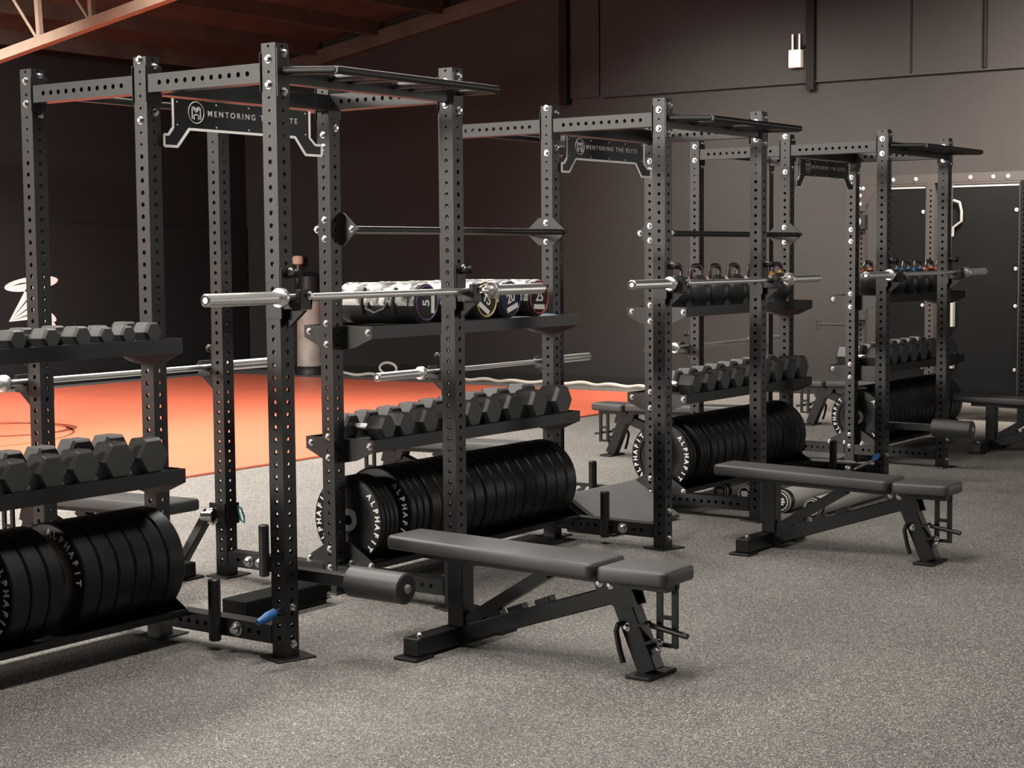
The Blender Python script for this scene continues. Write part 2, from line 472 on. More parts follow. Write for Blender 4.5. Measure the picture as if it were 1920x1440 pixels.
# ------------------------------------------------------------------ storage shelves
def bracket_bm(x, zt, z1, zb):
    pts = [(.513, zt), (.513, z1), (.62, zb+.012), (.69, zb), (.77, zb), (.84, zb+.012), (.94, z1), (.94, zt)]
    bm = B(); prism(bm, pts, 0, x-.003, x+.003)
    return bm
def make_shelf(zt, label, k, x0=XA, x1=XB, left=True, right=True):
    o = k*S
    t = thing('storage_shelf', label, 'shelf', (o, 0, 0), 'black steel storage shelves between the racks')
    zi = .018
    bm = B()      # shallow tray: front and rear lips and a floor
    prism(bm, [(.513, zt-.06), (.513, zt), (.522, zt), (.522, zt-.012), (.931, zt-.012), (.931, zt), (.94, zt), (.94, zt-.06),
               (.936, zt-.06), (.936, zt-.018), (.517, zt-.018), (.517, zt-.06)], 0, x0+.006, x1-.006)
    obj('tray', bm, M_steel, t, smooth=False)
    ends = ([(x0, 1)] if left else []) + ([(x1, -1)] if right else [])
    for x, s in ends:
        br = obj('bracket', bracket_bm(x+s*.003, zt, zt-.058, zt-.115), M_steel, t, smooth=False)
        for y in (.535, .906): bolt_nx(br, x-.0005 if s > 0 else x-.006, y, zt-.029)
    if right:
        # end cap of the tray sticking out past the post
        pass
    return t
BAYN = ['the left edge bay', 'the bay between near and middle racks', 'the bay between middle and far racks', 'the bay right of the farthest rack']
for k, n in zip((-1, 0, 1, 2), BAYN):
    make_shelf(1.283, 'upper black steel shelf in '+n, k, left=(k >= 0))
    make_shelf(.740, 'black steel dumbbell shelf in '+n, k, left=(k >= 0))
def make_plate_tray(label, k, left=True):
    t = thing('plate_tray', label, 'plate tray', (k*S, 0, 0), 'low trays holding bumper plates')
    x0, x1 = XA, XB
    bm = B()
    prism(bm, [(.516, .120), (.516, .147), (.521, .147), (.66, .1185), (.78, .1185), (.935, .147), (.94, .147), (.94, .120), (.936, .120),
               (.936, .138), (.78, .1135), (.66, .1135), (.52, .138), (.52, .120)], 0, x0+.006, x1-.006)
    obj('tray', bm, M_steel2, t, smooth=False)
    pts = [(.516, .118), (.516, .147), (.665, .237), (.795, .237), (.94, .150), (.94, .128), (.80, .088), (.66, .088)]
    for x, s in (([(x0, 1)] if left else []) + [(x1, -1)]):
        bm = B(); prism(bm, pts, 0, x+s*.003-.003, x+s*.003+.003)
        br = obj('bracket', bm, M_steel, t, smooth=False)
        if s > 0:
            for y, z in ((.928, .14), (.535, .135), (.80, .14), (.66, .14), (.62, .12)): bolt_nx(br, x-.0005, y, z)
    return t
for k, n in zip((-1, 0, 1, 2), BAYN): make_plate_tray('low black bumper plate tray in '+n, k, left=(k >= 0))
def make_gap_bar(label, k):
    t = thing('tie_bar', label, 'tie bar', (k*S, 0, 0), 'bars joining neighbouring racks')
    for y in (.622, .838):
        bm = B(); cyl(bm, (XA+.012, y, 1.742), (XB-.012+(.0 if y > .7 else 0), y, 1.742), .0165); obj('bar', bm, M_steel, t)
    for x, s in ((XA, 1), (XB, -1)):
        pts = [(.59, 1.745), (.68, 1.822), (.78, 1.822), (.87, 1.745), (.78, 1.668), (.68, 1.668)]
        bm = B(); prism(bm, rr_poly(pts), 0, x, x+s*.012)
        br = obj('bracket', bm, M_steel, t, smooth=False)
        if s > 0:
            for y in (.625, .845): bolt_nx(br, x-.0005, y, 1.745)
        else:
            for z in (1.796, 1.69): bolt_nx(br, x-.012, BAY, z)
    return t
def rr_poly(p): return p
make_gap_bar('horizontal black tie bar high between near and middle racks', 0)
make_gap_bar('horizontal black tie bar high between middle and far racks', 1)

# ------------------------------------------------------------------ barbells and hooks
def make_barbell(label, x0, y, z, L=2.2):
    t = thing('barbell', label, 'barbell', (x0, y, z), 'steel barbells resting on rack hooks')
    sl = .42
    bm = B(); cyl(bm, (sl-.01, 0, 0), (L-sl+.01, 0, 0), .0142, 20); obj('shaft', bm, M_bar, t)
    for a, d in ((0, 1), (L, -1)):
        bm = B()
        lathe(bm, [(0, .012), (.004, .012), (.004, .019), (0, .021), (.003, .025), (sl-.03, .025), (sl-.03, .037), (sl-.026, .039), (sl-.004, .039), (sl, .037), (sl, .022), (sl+.02, .018)],
              (a, 0, 0), (a+d, 0, 0), 28)
        sv = obj('sleeve', bm, M_bar, t)
        bm = B(); cyl(bm, (a+d*.0005, 0, 0), (a+d*.0035, 0, 0), .0185, 20); obj('dark_end_disc', bm, M_steel2, sv, 'dark disc in the hollow sleeve end')  # black disc stands in for the dark of the hollow sleeve end
    return t
bars = [('front barbell of the nearest rack, with its thick steel sleeve at the left', -.49, -.085, 1.455, 2.22),
        ('front barbell of the middle rack, at chest height', 2.557, -.085, 1.455, 2.25),
        ('front barbell of the farthest rack, before the kettlebells with coloured bands', 5.545, -.085, 1.46, 2.26)]
rears = [('rear barbell of the nearest rack, above the orange mat at left', -.545, 2*BAY+.085, 1.062, 2.2),
         ('rear barbell of the middle rack, low behind the camouflage bags', 2.445, 2*BAY+.085, .925, 2.24),
         ('rear barbell of the farthest rack, behind its dumbbells', 5.46, 2*BAY+.085, .925, 2.24)]
for b in bars+rears: make_barbell(*b)
def hook_meshes():
    bm = B()      # local: post face at y=0 facing -y, bar centre at y=-.0475, z=0
    box(bm, -.036, .036, -.012, 0, -.085, .115)
    box(bm, -.036, .036, -.105, -.012, -.050, -.016)
    box(bm, -.036, .036, -.105, -.080, -.016, .030)
    bevel(bm, .003, 1); body = mesh('hook_body', bm, M_steel2)
    bm = B()
    prism(bm, [(-.105, -.052), (0, -.052), (0, -.10), (-.02, -.12), (-.05, -.095)], 0, -.009, .009)
    web = mesh('hook_web', bm, M_steel2, smooth=False)
    bm = B(); box(bm, -.0435, -.0385, -.012, .07, -.085, -.03); side = mesh('side_plate', bm, M_steel, smooth=False)
    bm = B(); lathe(bm, [(0, .012), (.03, .012), (.034, .018), (.05, .020), (.062, .012), (.062, 0)], (0, -.012, .085), (0, -.1, .10), 16)
    knob = mesh('hook_knob', bm, M_rubber)
    return body, web, side, knob
HK = hook_meshes()
def make_hook(label, x, y, z, rz=0):
    t = thing('j_hook', label, 'barbell hook', (x, y, z), 'black hooks that carry the barbells', rz)
    for n, me in zip(('hook_body', 'hook_web', 'side_plate', 'hook_knob'), HK): put(n, me, t)
    for zz in (.10, -.068): bolt_ny(t, .012, -.012, zz)
    bolt_ny(t, .02, -.105, .006)
    return t
RN = ['nearest', 'middle', 'farthest']
for i in range(3):
    z = (1.455, 1.455, 1.46)[i]
    for x, sd in ((0, 'left'), (W, 'right')):
        make_hook('front %s barbell hook on the %s power rack' % (sd, RN[i]), i*S+x, -.0376, z+.0018)
    z = (1.062, .925, .925)[i]
    for x, sd in ((0, 'left'), (W, 'right')):
        make_hook('rear %s barbell hook on the %s power rack' % (sd, RN[i]), i*S+x, 2*BAY+.0376, z+.0018, PI)

# ------------------------------------------------------------------ hex dumbbells
def hex_head(bm, y0, y1, ap):
    R = ap/math.cos(PI/6); c = (y1-y0)*.16
    prof = [(y0, R*.84), (y0+c, R), (y1-c, R), (y1, R*.84)]
    rings = [[bm.verts.new((r*math.cos(i*PI/3), y, r*math.sin(i*PI/3))) for i in range(6)] for y, r in prof]
    for a, b in zip(rings, rings[1:]):
        for i in range(6):
            j = (i+1) % 6; bm.faces.new((a[i], a[j], b[j], b[i]))
    bm.faces.new(rings[0]); bm.faces.new(rings[-1][::-1])
def dumbbell_proto(ap, hl, L):
    out = []
    for y0 in (-L/2, L/2-hl):
        bm = B(); hex_head(bm, y0, y0+hl, ap); bevel(bm, ap*.028, 1, 25); out.append(mesh('head', bm, M_db, smooth=False))
    bm = B()
    n = L/2-hl
    lathe(bm, [(0, .013), (n*.35, .015), (n, .0175), (n*1.65, .015), (2*n, .013)], (0, -n, 0), (0, n, 0), 18)
    out.append(mesh('handle', bm, M_chrome))
    return out
DBS = {}
def make_dumbbell(label, x, y, zbase, ap, hl, L, group, rx=0):
    k = (ap, hl, L)
    if k not in DBS: DBS[k] = dumbbell_proto(*k)
    t = thing('hex_dumbbell', label, 'dumbbell', (x, y, zbase+ap+.0008), group, random.uniform(-.03, .03))
    for n, me in zip(('head', 'head', 'handle'), DBS[k]):
        o = put(n, me, t)
        if n == 'handle': o['label'] = 'chrome handle'
    return t
ZT = 1.283-.012; ZM = .740-.012
# left bay, upper shelf: small ones
lt = [(-1.0, .032), (-.845, .032), (-.69, .032), (-.535, .033), (-.415, .029), (-.302, .029), (-.165, .034)]
for i, (x, ap) in enumerate(lt):
    make_dumbbell('small hex dumbbell, %s from left on the upper shelf at the left edge' % ORD[i], x, .655, ZT, ap+.006, .085 if ap < .03 else .095, .235, 'small dumbbells on the left upper shelf')
lm = [(-1.03, .062), (-.865, .062), (-.705, .064), (-.54, .065), (-.365, .072), (-.185, .072)]
for i, (x, ap) in enumerate(lm):
    make_dumbbell('large hex dumbbell, %s from left on the left bay dumbbell shelf' % ORD[i], x, .70, ZM, ap+.003, .105, .33, 'large dumbbells on the left lower shelf')
abx = [1.335, 1.485, 1.665, 1.85, 2.02, 2.19, 2.38, 2.60, 2.845]
for i, x in enumerate(abx):
    ap = .052+.0028*i
    make_dumbbell('hex dumbbell, %s from left on the shelf between near and middle racks' % ORD[i], x, .71, ZM, ap+.005, .10+.006*min(i, 6), .32+.006*i, 'dumbbells between near and middle racks')
for i in range(9):
    x = 1.36+S+.188*i; ap = .062+.0025*i
    make_dumbbell('hex dumbbell, %s from left on the shelf between middle and far racks' % ORD[i], x, .71, ZM, ap, .115+.004*i, .34+.005*i, 'dumbbells between middle and far racks')
for i in range(8):
    x = 1.30+2*S+.205*i; ap = .076+.0012*i
    make_dumbbell('hex dumbbell, %s from left on the shelf right of the farthest rack' % ORD[i], x, .72, ZM, ap, .13, .38, 'dumbbells right of the farthest rack')

# ------------------------------------------------------------------ bumper plates
def plate_proto(th, R=.225, text=False):
    bm = B()
    c = min(.008, th*.2); d = min(.006, th*.16)
    prof = [(d*.4, .032), (d*.4, .055), (d*1.6, .058), (d*1.6, .10), (d*1.2, .105), (d*1.2, .148), (0, .153), (0, R-.012), (c*.4, R-.004), (c, R),
            (th-c, R), (th-c*.4, R-.004), (th, R-.012), (th, .153), (th-d*1.2, .148), (th-d*1.2, .105), (th-d*1.6, .1), (th-d*1.6, .058), (th-d*.4, .055), (th-d*.4, .032)]
    lathe(bm, prof+[prof[0]], (0, 0, 0), (1, 0, 0), 56, cap=False)
    body = mesh('rubber_disc', bm, M_rubber)
    bm = B(); lathe(bm, [(-.001, .0255), (-.001, .054), (d*.5, .0545), (d*.5, .0255), (-.001, .0255)], (0, 0, 0), (1, 0, 0), 32, cap=False)
    hub = mesh('hub', bm, M_hub)
    return body, hub
def arc_text(word, r, size, a_mid, sgn=1):
    """letters round the -X face of a plate; a = angle from +up toward screen right (-Y); tops point outward"""
    mes = []
    n = len(word); step = size*.98/r
    for i, ch in enumerate(word):
        a = a_mid + (i-(n-1)/2)*step
        # text frame: right = -Y, up = Z ; rotate clockwise by a
        M = FACE_NX @ Matrix.Rotation(-a, 4, 'Z') @ Matrix.Translation((0, r, 0))
        mes.append(text_mesh('c', ch, size, M_white, Matrix.Translation((-.0008, 0, 0)) @ M, bold=.0017))
    return mes
ME_PTEXT = [join_meshes('lettering', arc_text('ALPHAFIT', .186, .040, a), M_white) for a in (PI/2, -PI/2)]
PL = {}
PLZ = .1185+.225+.001
def make_plate(label, x, th, group, text=False, R=.225, dz=0.):
    k = (round(th, 4), R)
    if k not in PL: PL[k] = plate_proto(th, R)
    a = random.uniform(-.4, .4) if not text else 0
    t = thing('bumper_plate', label, 'weight plate', (x, .72, PLZ-.225+R), group)
    for n, me in zip(('rubber_disc', 'hub'), PL[k]): put(n, me, t)
    if text:
        for me in ME_PTEXT: put('lettering', me, t, rot=(text if text is not True else 0, 0, 0), label='white curved lettering')
    return t
def plate_row(k, spec, nm, group):
    """spec = list of (x0, [thickness...], text_on_first)"""
    i = 0
    for x0, ths, tx in spec:
        x = x0
        for j, th in enumerate(ths):
            make_plate('black bumper plate, %s from left in the row %s' % (ORD[i], nm), k*S+x, th-.0015, group, text=(tx if j == 0 else False), R=(.216 if x0 < 1.3 else .227))
            x += th; i += 1
T = .0875
def row_left():
    xs = [(-1.19, .09, False), (-1.09, .075, False), (-.945, .088, True), (-.857, .088, False), (-.769, .075, False), (-.60, .088, -.75), (-.512, .088, False), (-.424, .088, False),
          (-.336, .088, False), (-.248, .09, False), (-.158, .095, False)]
    for i, (x, th, tx) in enumerate(xs):
        make_plate('black bumper plate, %s from left in the row at the left edge' % ORD[i], x, th-.0015, 'plates in the left edge bay', tx)
row_left()
plate_row(0, [(1.222, [.032, .032, .034, .036], True), (1.435, [.05, .05, .052], -.12), (1.60, [.088, .088], False), (1.785, [.088, .088, .088], False), (2.06, [.088, .088, .088, .088], False), (2.42, [.095, .095], False), (2.615, [.1, .1], False), (2.82, [.1], False)],
          'between near and middle racks', 'plates between near and middle racks')
plate_row(1, [(1.215, [.04, .04], True), (1.33, [.04, .04, .045], False), (1.475, [.088, .088], .1), (1.665, [.088]*3, False), (1.945, [.088]*3, False), (2.225, [.088]*3, False), (2.505, [.088]*4, False)],
          'between middle and far racks', 'plates between middle and far racks')
plate_row(2, [(1.215, [.05, .05], True), (1.34, [.088, .088], False), (1.53, [.088]*4, False), (1.90, [.088]*4, False), (2.27, [.088]*4, False), (2.64, [.088]*3, False)],
          'right of the farthest rack', 'plates right of the farthest rack')

# ------------------------------------------------------------------ camouflage training bags on the near upper shelf
def make_bag(label, x, trim, num, ang, cap=None):
    y0, L, R = .475, .50, .100
    t = thing('training_bag', label, 'sandbag', (x, 0, 1.2835+R*1.013), 'cylindrical camouflage sandbags on the shelf')
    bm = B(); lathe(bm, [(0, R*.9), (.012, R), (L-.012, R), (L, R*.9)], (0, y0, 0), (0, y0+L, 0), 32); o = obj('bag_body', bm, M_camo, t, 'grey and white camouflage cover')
    bm = B(); lathe(bm, [(0, 0), (0, R*.86), (.004, R*.93), (.04, R*1.012), (.045, R*1.005)], (0, y0-.005, 0), (0, y0+1, 0), 32, cap=False); obj('end_cap', bm, cap or M_capblack, t, 'dark end cap')
    bm = B(); tube_path(bm, [(.083*math.cos(a*PI/20), y0-.005, .083*math.sin(a*PI/20)) for a in range(40)], .0042, 6, True); obj('piping', bm, trim, t, 'coloured ring')
    R2 = Matrix.Rotation(ang, 4, 'Y')
    if num:
        me = text_mesh('number', num, .072, M_white, R2 @ Matrix.Translation((0, y0-.0065, .006)) @ FACE_NY, bold=.0012)
        put('number', me, t, label='white number')
        bm = B(); box(bm, -.05, .05, y0-.0065, y0-.0055, -.060, -.034, R2); obj('print_strip', bm, M_white, t, 'white strip')
    for yy in (.60, .80):
        bm = B()
        tube_path(bm, [(-R*math.cos(p)*1.03-.0, yy, R*math.sin(p)*1.03) for p in [(-.55+i*.12) for i in range(12)]], .010, 6)
        obj('strap', bm, M_capblack, t, 'black strap')
    bm = B(); tube_path(bm, [(-R*.97, .64, .0), (-R*1.1-.01, .645, -.03), (-R*1.1-.012, .70, -.05), (-R*1.1-.01, .755, -.03), (-R*.97, .76, 0)], .009, 8)
    obj('grip', bm, M_capblack, t, 'black grip')
    return t
make_bag('camouflage training bag with purple ring and number 5 on the shelf', 1.545, M_purple, '5', -1.55)
make_bag('camouflage training bag half hidden by the rack post, left of the yellow ringed one', 1.795, M_capblack, '', 0)
make_bag('camouflage training bag with yellow ring and number 15', 2.042, M_yellow, '15', .55)
make_bag('camouflage training bag with navy end cap and number 20', 2.256, M_navy, '20', -.3, M_navy)
make_bag('camouflage training bag with red ring and number 25, rightmost on the shelf', 2.52, M_red, '25', .05)
# little blue cloth at the end of that shelf
bm = B()
for i in range(6):
    for j in range(5): bm.verts.new((i*.025, j*.03, .006*random.random()+.012*math.exp(-((i-2.5)**2+(j-2)**2)/3)))
bm.verts.ensure_lookup_table()
for i in range(5):
    for j in range(4): bm.faces.new([bm.verts[a] for a in (i*5+j, (i+1)*5+j, (i+1)*5+j+1, i*5+j+1)])
bmesh.ops.solidify(bm, geom=bm.faces[:], thickness=.004)
M_cloth = mat('pale_blue_cloth', (.28, .42, .55), .8, var=.2, vscale=30)
tag(obj('folded_cloth', bm, M_cloth, None, loc=(2.72, .54, ZT+.006)), 'small pale blue cloth on the shelf end beside the camouflage bags', 'cloth')

# ------------------------------------------------------------------ kettlebells
def kb_proto():
    bm = B()
    R = .102
    prof = [(0, .0), (0, .062)] + [(.105-.105*math.cos(a), R*math.sin(a)) for a in [PI*i/20 for i in range(5, 19)]] + [(.2045, .018), (.2045, 0)]
    lathe(bm, prof, (0, 0, 0), (0, 0, 1), 28); body = mesh('bell', bm, M_iron)
    bm = B()
    pts = [(-.052, 0, .17), (-.066, 0, .205), (-.068, 0, .235), (-.055, 0, .256), (-.03, 0, .264), (0, 0, .265), (.03, 0, .264), (.055, 0, .256), (.068, 0, .235), (.066, 0, .205), (.052, 0, .17)]
    tube_path(bm, pts, .0165, 12); handle = mesh('handle', bm, M_handle)
    bands = {}
    return body, handle
KBB, KBH = kb_proto()
def make_kb(label, x, k, band, group):
    t = thing('kettlebell', label, 'kettlebell', (k*S+x, .70, ZT+.001), group)
    put('bell', KBB, t); o = put('handle', KBH, t)
    if band:
        bm = B()
        for s in (-1, 1): lathe(bm, [(0, .021), (.028, .021)], (s*.0595, 0, .188), (s*.0675, 0, .222), 14)
        obj('colour_band', bm, band, t, 'coloured band at the handle root')
    return t
for i, (u, bd) in enumerate(((1.375, None), (1.635, None), (1.885, None), (2.15, None), (2.43, None), (2.80, M_gold))):
    make_kb(('black kettlebell, %s from left between the middle and far racks' % ORD[i]) if not bd else 'black kettlebell with gold bands, rightmost between middle and far racks', u, 1, bd, 'kettlebells between middle and far racks')
for i, (u, bd, c) in enumerate(((1.36, M_orangeband, 'orange'), (1.62, None, ''), (1.88, M_tealband, 'teal'), (2.13, M_blueband, 'blue'), (2.38, M_blueband, 'blue'), (2.63, M_orangeband, 'orange'), (2.87, M_orangeband, 'orange'))):
    make_kb('kettlebell %s, %s from left right of the farthest rack' % (('with %s bands' % c) if c else 'without bands', ORD[i]), u, 2, bd, 'kettlebells right of the farthest rack')

# ------------------------------------------------------------------ adjustable benches
def make_bench(label):
    t = thing('weight_bench', label, 'bench', (0, 0, 0), 'adjustable black benches')
    def pad(y0, y1, w0, w1, zt, th, r, tilt, name):
        bm = B(); cy = (y0+y1)/2; l = abs(y1-y0)
        pts = rrect(0, 0, 1, l, .04)
        out = []
        for (x, y) in rrect(0, 0, w0, l, r):
            f = (y/l+.5); out.append((x*(1+(w1/w0-1)*f), y))
        prism(bm, out, 2, -th, 0); bevel(bm, .014, 3, 50)
        bmesh.ops.transform(bm, matrix=Matrix.Translation((0, cy, zt)) @ Matrix.Rotation(tilt, 4, 'X'), verts=bm.verts)
        return obj(name, bm, M_vinyl, t)
    # w1 at the +y end, w0 at the -y end
    pad(-1.185, -.155, .27, .235, .440, .058, .03, .020, 'back_pad')
    pad(-1.505, -1.20, .235, .265, .425, .058, .03, -.01, 'seat_pad')
    bm = B(); bar(bm, (0, -.30, .372), (0, -1.17, .358), .09, .028); bar(bm, (0, -1.21, .352), (0, -1.47, .352), .10, .028)
    obj('pad_rails', bm, M_steel2, t, smooth=False)
    bm = B(); box(bm, -.31, .31, -.48, -.40, .012, .085); bevel(bm, .004, 1); ft = obj('cross_foot', bm, M_steel2, t)
    for sx in (-1, 1):
        bm = B(); box(bm, sx*.29-.06, sx*.29+.06, -.50, -.38, 0, .012); bevel(bm, .003, 1); obj('rubber_pad', bm, M_rubber, ft)
        b = put('bolt', ME_BOLT, ft, (sx*.25, -.44, .085))
    bm = B(); box(bm, -.04, .04, -.50, -.42, .085, .362); bevel(bm, .004, 1); obj('post', bm, M_steel2, t)
    bm = B(); bar(bm, (0.0, -.49, .10), (0, -.90, .352), .05, .05); obj('strut', bm, M_steel2, t, smooth=False)
    bm = B(); bar(bm, (0, -.47, .05), (0, -1.26, .315), .06, .07); bevel(bm, .004, 1); obj('spine', bm, M_steel2, t)
    for y, z in ((-.64, .148), (-.75, .186), (-.885, .232)):
        bm = B(); bar(bm, (0, y+.035, z-.013), (0, y-.035, z+.013), .05, .034); bevel(bm, .003, 1); obj('stop_block', bm, M_steel2, t)
    bm = B()
    for sx in (-.038, .038): prism(bm, [(-1.13, .375), (-1.30, .36), (-1.33, .27), (-1.25, .25), (-1.16, .29)], 0, sx-.003, sx+.003)
    hb = obj('hinge_bracket', bm, M_steel2, t, smooth=False)
    for y, z in ((-1.165, .345), (-1.215, .342)): bolt_nx(hb, -.041, y, z)
    bm = B(); bar(bm, (0, -1.235, .335), (0, -1.375, .016), .07, .085, up=(0, -1, .4)); bevel(bm, .004, 1); lg = obj('front_leg', bm, M_steel2, t)
    bm = B(); box(bm, -.10, .11, -1.425, -1.315, 0, .014); bevel(bm, .003, 1); obj('foot_plate', bm, M_rubber, lg)
    bolt_nx(lg, -.036, -1.285, .185); bolt_ny(lg, .0, -1.405, .105)
    for z, y in ((.20, -1.345), (.135, -1.375)):
        bm = B(); bar(bm, (-.03, y+.02, z-.01), (-.03, y-.03, z+.01), .05, .012); obj('notch', bm, M_steel2, lg)
    bm = B(); tube_path(bm, [(-.045, -1.27, .20), (-.06, -1.262, .195), (-.063, -1.255, .17), (-.063, -1.27, .10), (-.063, -1.287, .05)], .011, 10); obj('handle', bm, M_rubber, t)
    bm = B()
    for y in (-1.395, -1.462): bar(bm, (.03, y, .375), (.03, y, .112), .014, .024, up=(0, 1, 0))
    for z in (.372, .225, .118): bar(bm, (.03, -1.385, z), (.03, -1.474, z), .012, .016)
    ld = obj('seat_ladder', bm, M_steel2, t, smooth=False)
    for z in (.365, .125): bolt_nx(ld, .022, -1.395, z)
    bm = B(); rod(bm, (.0, -1.37, .195), (.0, -1.535, .170), .0115); obj('pull_pin', bm, M_steel, t)
    return t
bench = make_bench('black bench in front of the nearest rack, its pads lying flat'); bench.location = (.565, 0, 0)
dup(bench, (S+.36, -.02, 0), 'black bench in front of the middle rack')
dup(bench, (8.43, .52, 0), 'black bench cut by the right edge beside the farthest rack')
dup(bench, (.69, 1.14, 0), 'black bench behind the nearest rack, mostly hidden by its plates', PI)
dup(bench, (S+.60, 1.14, 0), 'black bench behind the middle rack, hidden by the dumbbell shelf', PI)
dup(bench, (2*S+.50, 1.14, 0), 'black bench behind the farthest rack, its seat beside the middle rack post', PI)
dup(bench, (3*S+.52, .82, 0), 'farthest black bench, seen between middle and far racks above the floor', PI)

# ------------------------------------------------------------------ roller arms
def make_roller(label, x, y, z):
    t = thing('roller_arm', label, 'roller arm', (x, y, z), 'foam roller arms pinned to front posts')
    bm = B(); bar(bm, (.0, .05, 0), (0, -.27, -.002), .05, .05); bevel(bm, .003, 1); obj('arm', bm, M_steel, t)
    bm = B(); bar(bm, (-.06, 0.015, 0), (.0, 0.015, 0), .03, .03); obj('pivot', bm, M_steel, t)
    bm = B(); lathe(bm, [(0, .028), (.0, .055), (.006, .062), (.274, .062), (.28, .055), (.28, .028)], (0, -.27, -.002), (0, -.55, -.004), 28); obj('foam_roller', bm, M_foam, t)
    bm = B(); lathe(bm, [(0, .018), (.006, .018), (.012, .012), (.012, 0)], (0, -.55, -.004), (0, -.6, -.004), 16); obj('end_bolt', bm, M_hub, t, 'grey end bolt')
    return t
make_roller('foam roller arm at the foot of the nearest rack, behind the bench', .1, 0, .328)
make_roller('foam roller arm at the foot of the farthest rack', 2*S+.1, -.06, .410)
t = thing('roller_arm', 'black lever arm hanging from the rear post of the nearest rack', 'roller arm', (0, 0, 0))
bm = B(); bar(bm, (1.09, 1.525, .335), (1.045, 1.712, .03), .045, .05, up=(0, 1, 0)); bevel(bm, .004, 1); obj('arm', bm, M_steel, t)
bm = B(); rod(bm, (1.09, 1.50, .325), (1.06, 1.53, .325), .028, 18); rod(bm, (1.05, 1.47, .318), (1.02, 1.52, .318), .024, 18); tube_path(bm, [(1.06, 1.51, .29), (1.09, 1.505, .27), (1.095, 1.48, .29)], .012, 8)
obj('pin', bm, M_chrome, t, 'chrome locking pin')
bm = B(); tube_path(bm, [(1.16, 1.40, .36), (1.185, 1.40, .345), (1.20, 1.395, .30), (1.195, 1.39, .27), (1.18, 1.40, .285), (1.17, 1.405, .33)], .005, 6, True); obj('lanyard', bm, M_teal, t, 'teal cord loop')
bm = B(); box(bm, W-.047, W-.0385, 2*BAY-.052, 2*BAY+.07, .27, .375); box(bm, W-.047, W+.045, 2*BAY-.049, 2*BAY-.0385, .27, .375); obj('collar', bm, M_steel2, t, smooth=False)

# locking pins with blue grips on the front posts
def make_pin(label, x, y, z, long):
    t = thing('locking_pin', label, 'locking pin', (x, y, z), 'blue gripped locking pins')
    bm = B(); rod(bm, (-.001, 0, 0), (-.03, 0, -.004), .012, 14); obj('collar', bm, M_chrome, t, 'chrome collar')
    bm = B(); lathe(bm, [(0, .012), (.006, .018), (.05, .02), (.085, .015), (.105, .012)], (-.02, 0, -.003), (-.13, 0, -.03), 16); obj('grip', bm, M_blue, t, 'blue plastic grip')
    if long:
        bm = B(); rod(bm, (-.11, 0, -.03), (-.42, 0.0, -.055), .009, 10); obj('rod', bm, M_hub, t, 'grey rod')
    return t
make_pin('blue gripped locking pin low on the nearest rack front post', -.0376, .0, .20, False)
make_pin('blue gripped locking pin with grey rod, low on the farthest rack', 2*S-.0376, .0, .215, True)

# sloped board inside the middle rack, low step inside the nearest
bm = B(); prism(bm, [(.43, .012), (.75, .205), (.75, .222), (.735, .222), (.425, .034), (.425, .012)], 0, .17, .93)
t = thing('slant_board', 'grey sloped board lying between the posts of the middle rack', 'board', (S, 0, 0))
obj('board', bm, M_grey_board, t, smooth=False)
bm = B()
for x in (.18, .90): prism(bm, [(.44, .0), (.75, .0), (.75, .204), (.44, .017)], 0, x, x+.02)
obj('side_support', bm, M_steel2, t, smooth=False)
bm = B(); box(bm, .36, .92, .565, .72, .02, .10); bevel(bm, .004, 1)
t = thing('step_box', 'low black step box on the floor inside the nearest rack', 'step', (0, 0, 0))
obj('top', bm, M_panel, t)
bm = B(); box(bm, .38, .90, .58, .71, 0, .02); obj('base', bm, M_rubber, t, smooth=False)
bolt_ny(t, .90, .565, .04); bolt_ny(t, .60, .565, .035)

# weighted tubes on the floor
def make_tube(label, x, y, r, L, rz=0.):
    t = thing('weighted_tube', label, 'weighted tube', (x, y, r+.001), 'weighted tubes on the floor', rz)
    bm = B(); lathe(bm, [(.0, r*.62), (.0, r*.97), (.004, r), (L-.004, r), (L, r*.97), (L, r*.62), (L-.1, r*.6)], (0, 0, 0), (1, 0, 0), 32, cap=False); obj('tube', bm, M_tube, t)
    bm = B(); lathe(bm, [(-.003, 0), (-.003, r*.90), (.02, r*1.03), (.06, r*1.03), (.06, r)], (0, 0, 0), (1, 0, 0), 32, cap=False); obj('end_cap', bm, M_capblack, t, 'black end cap')
    bm = B(); tube_path(bm, [(-.004, r*.76*math.cos(a*PI/16), r*.76*math.sin(a*PI/16)) for a in range(32)], r*.05, 6, True)
    for zz, w in ((.2, .8), (-.02, .95), (-.24, .7)): box(bm, -.0048, -.003, -r*.5*w, r*.5*w, r*(zz-.07), r*(zz+.1))
    obj('print', bm, M_white, t, 'white printed ring')
    return t
make_tube('grey weighted tube, leftmost of four on the floor behind the bench', 4.80, .60, .055, 1.0)
make_tube('grey weighted tube, second from left on the floor behind the bench', 4.79, .415, .056, 1.0)
make_tube('large grey weighted tube, third from left on the floor, seen under the bench', 4.50, .02, .072, 1.05)
make_tube('grey weighted tube nearest the bench, rightmost of four', 4.45, -.22, .058, 1.05)

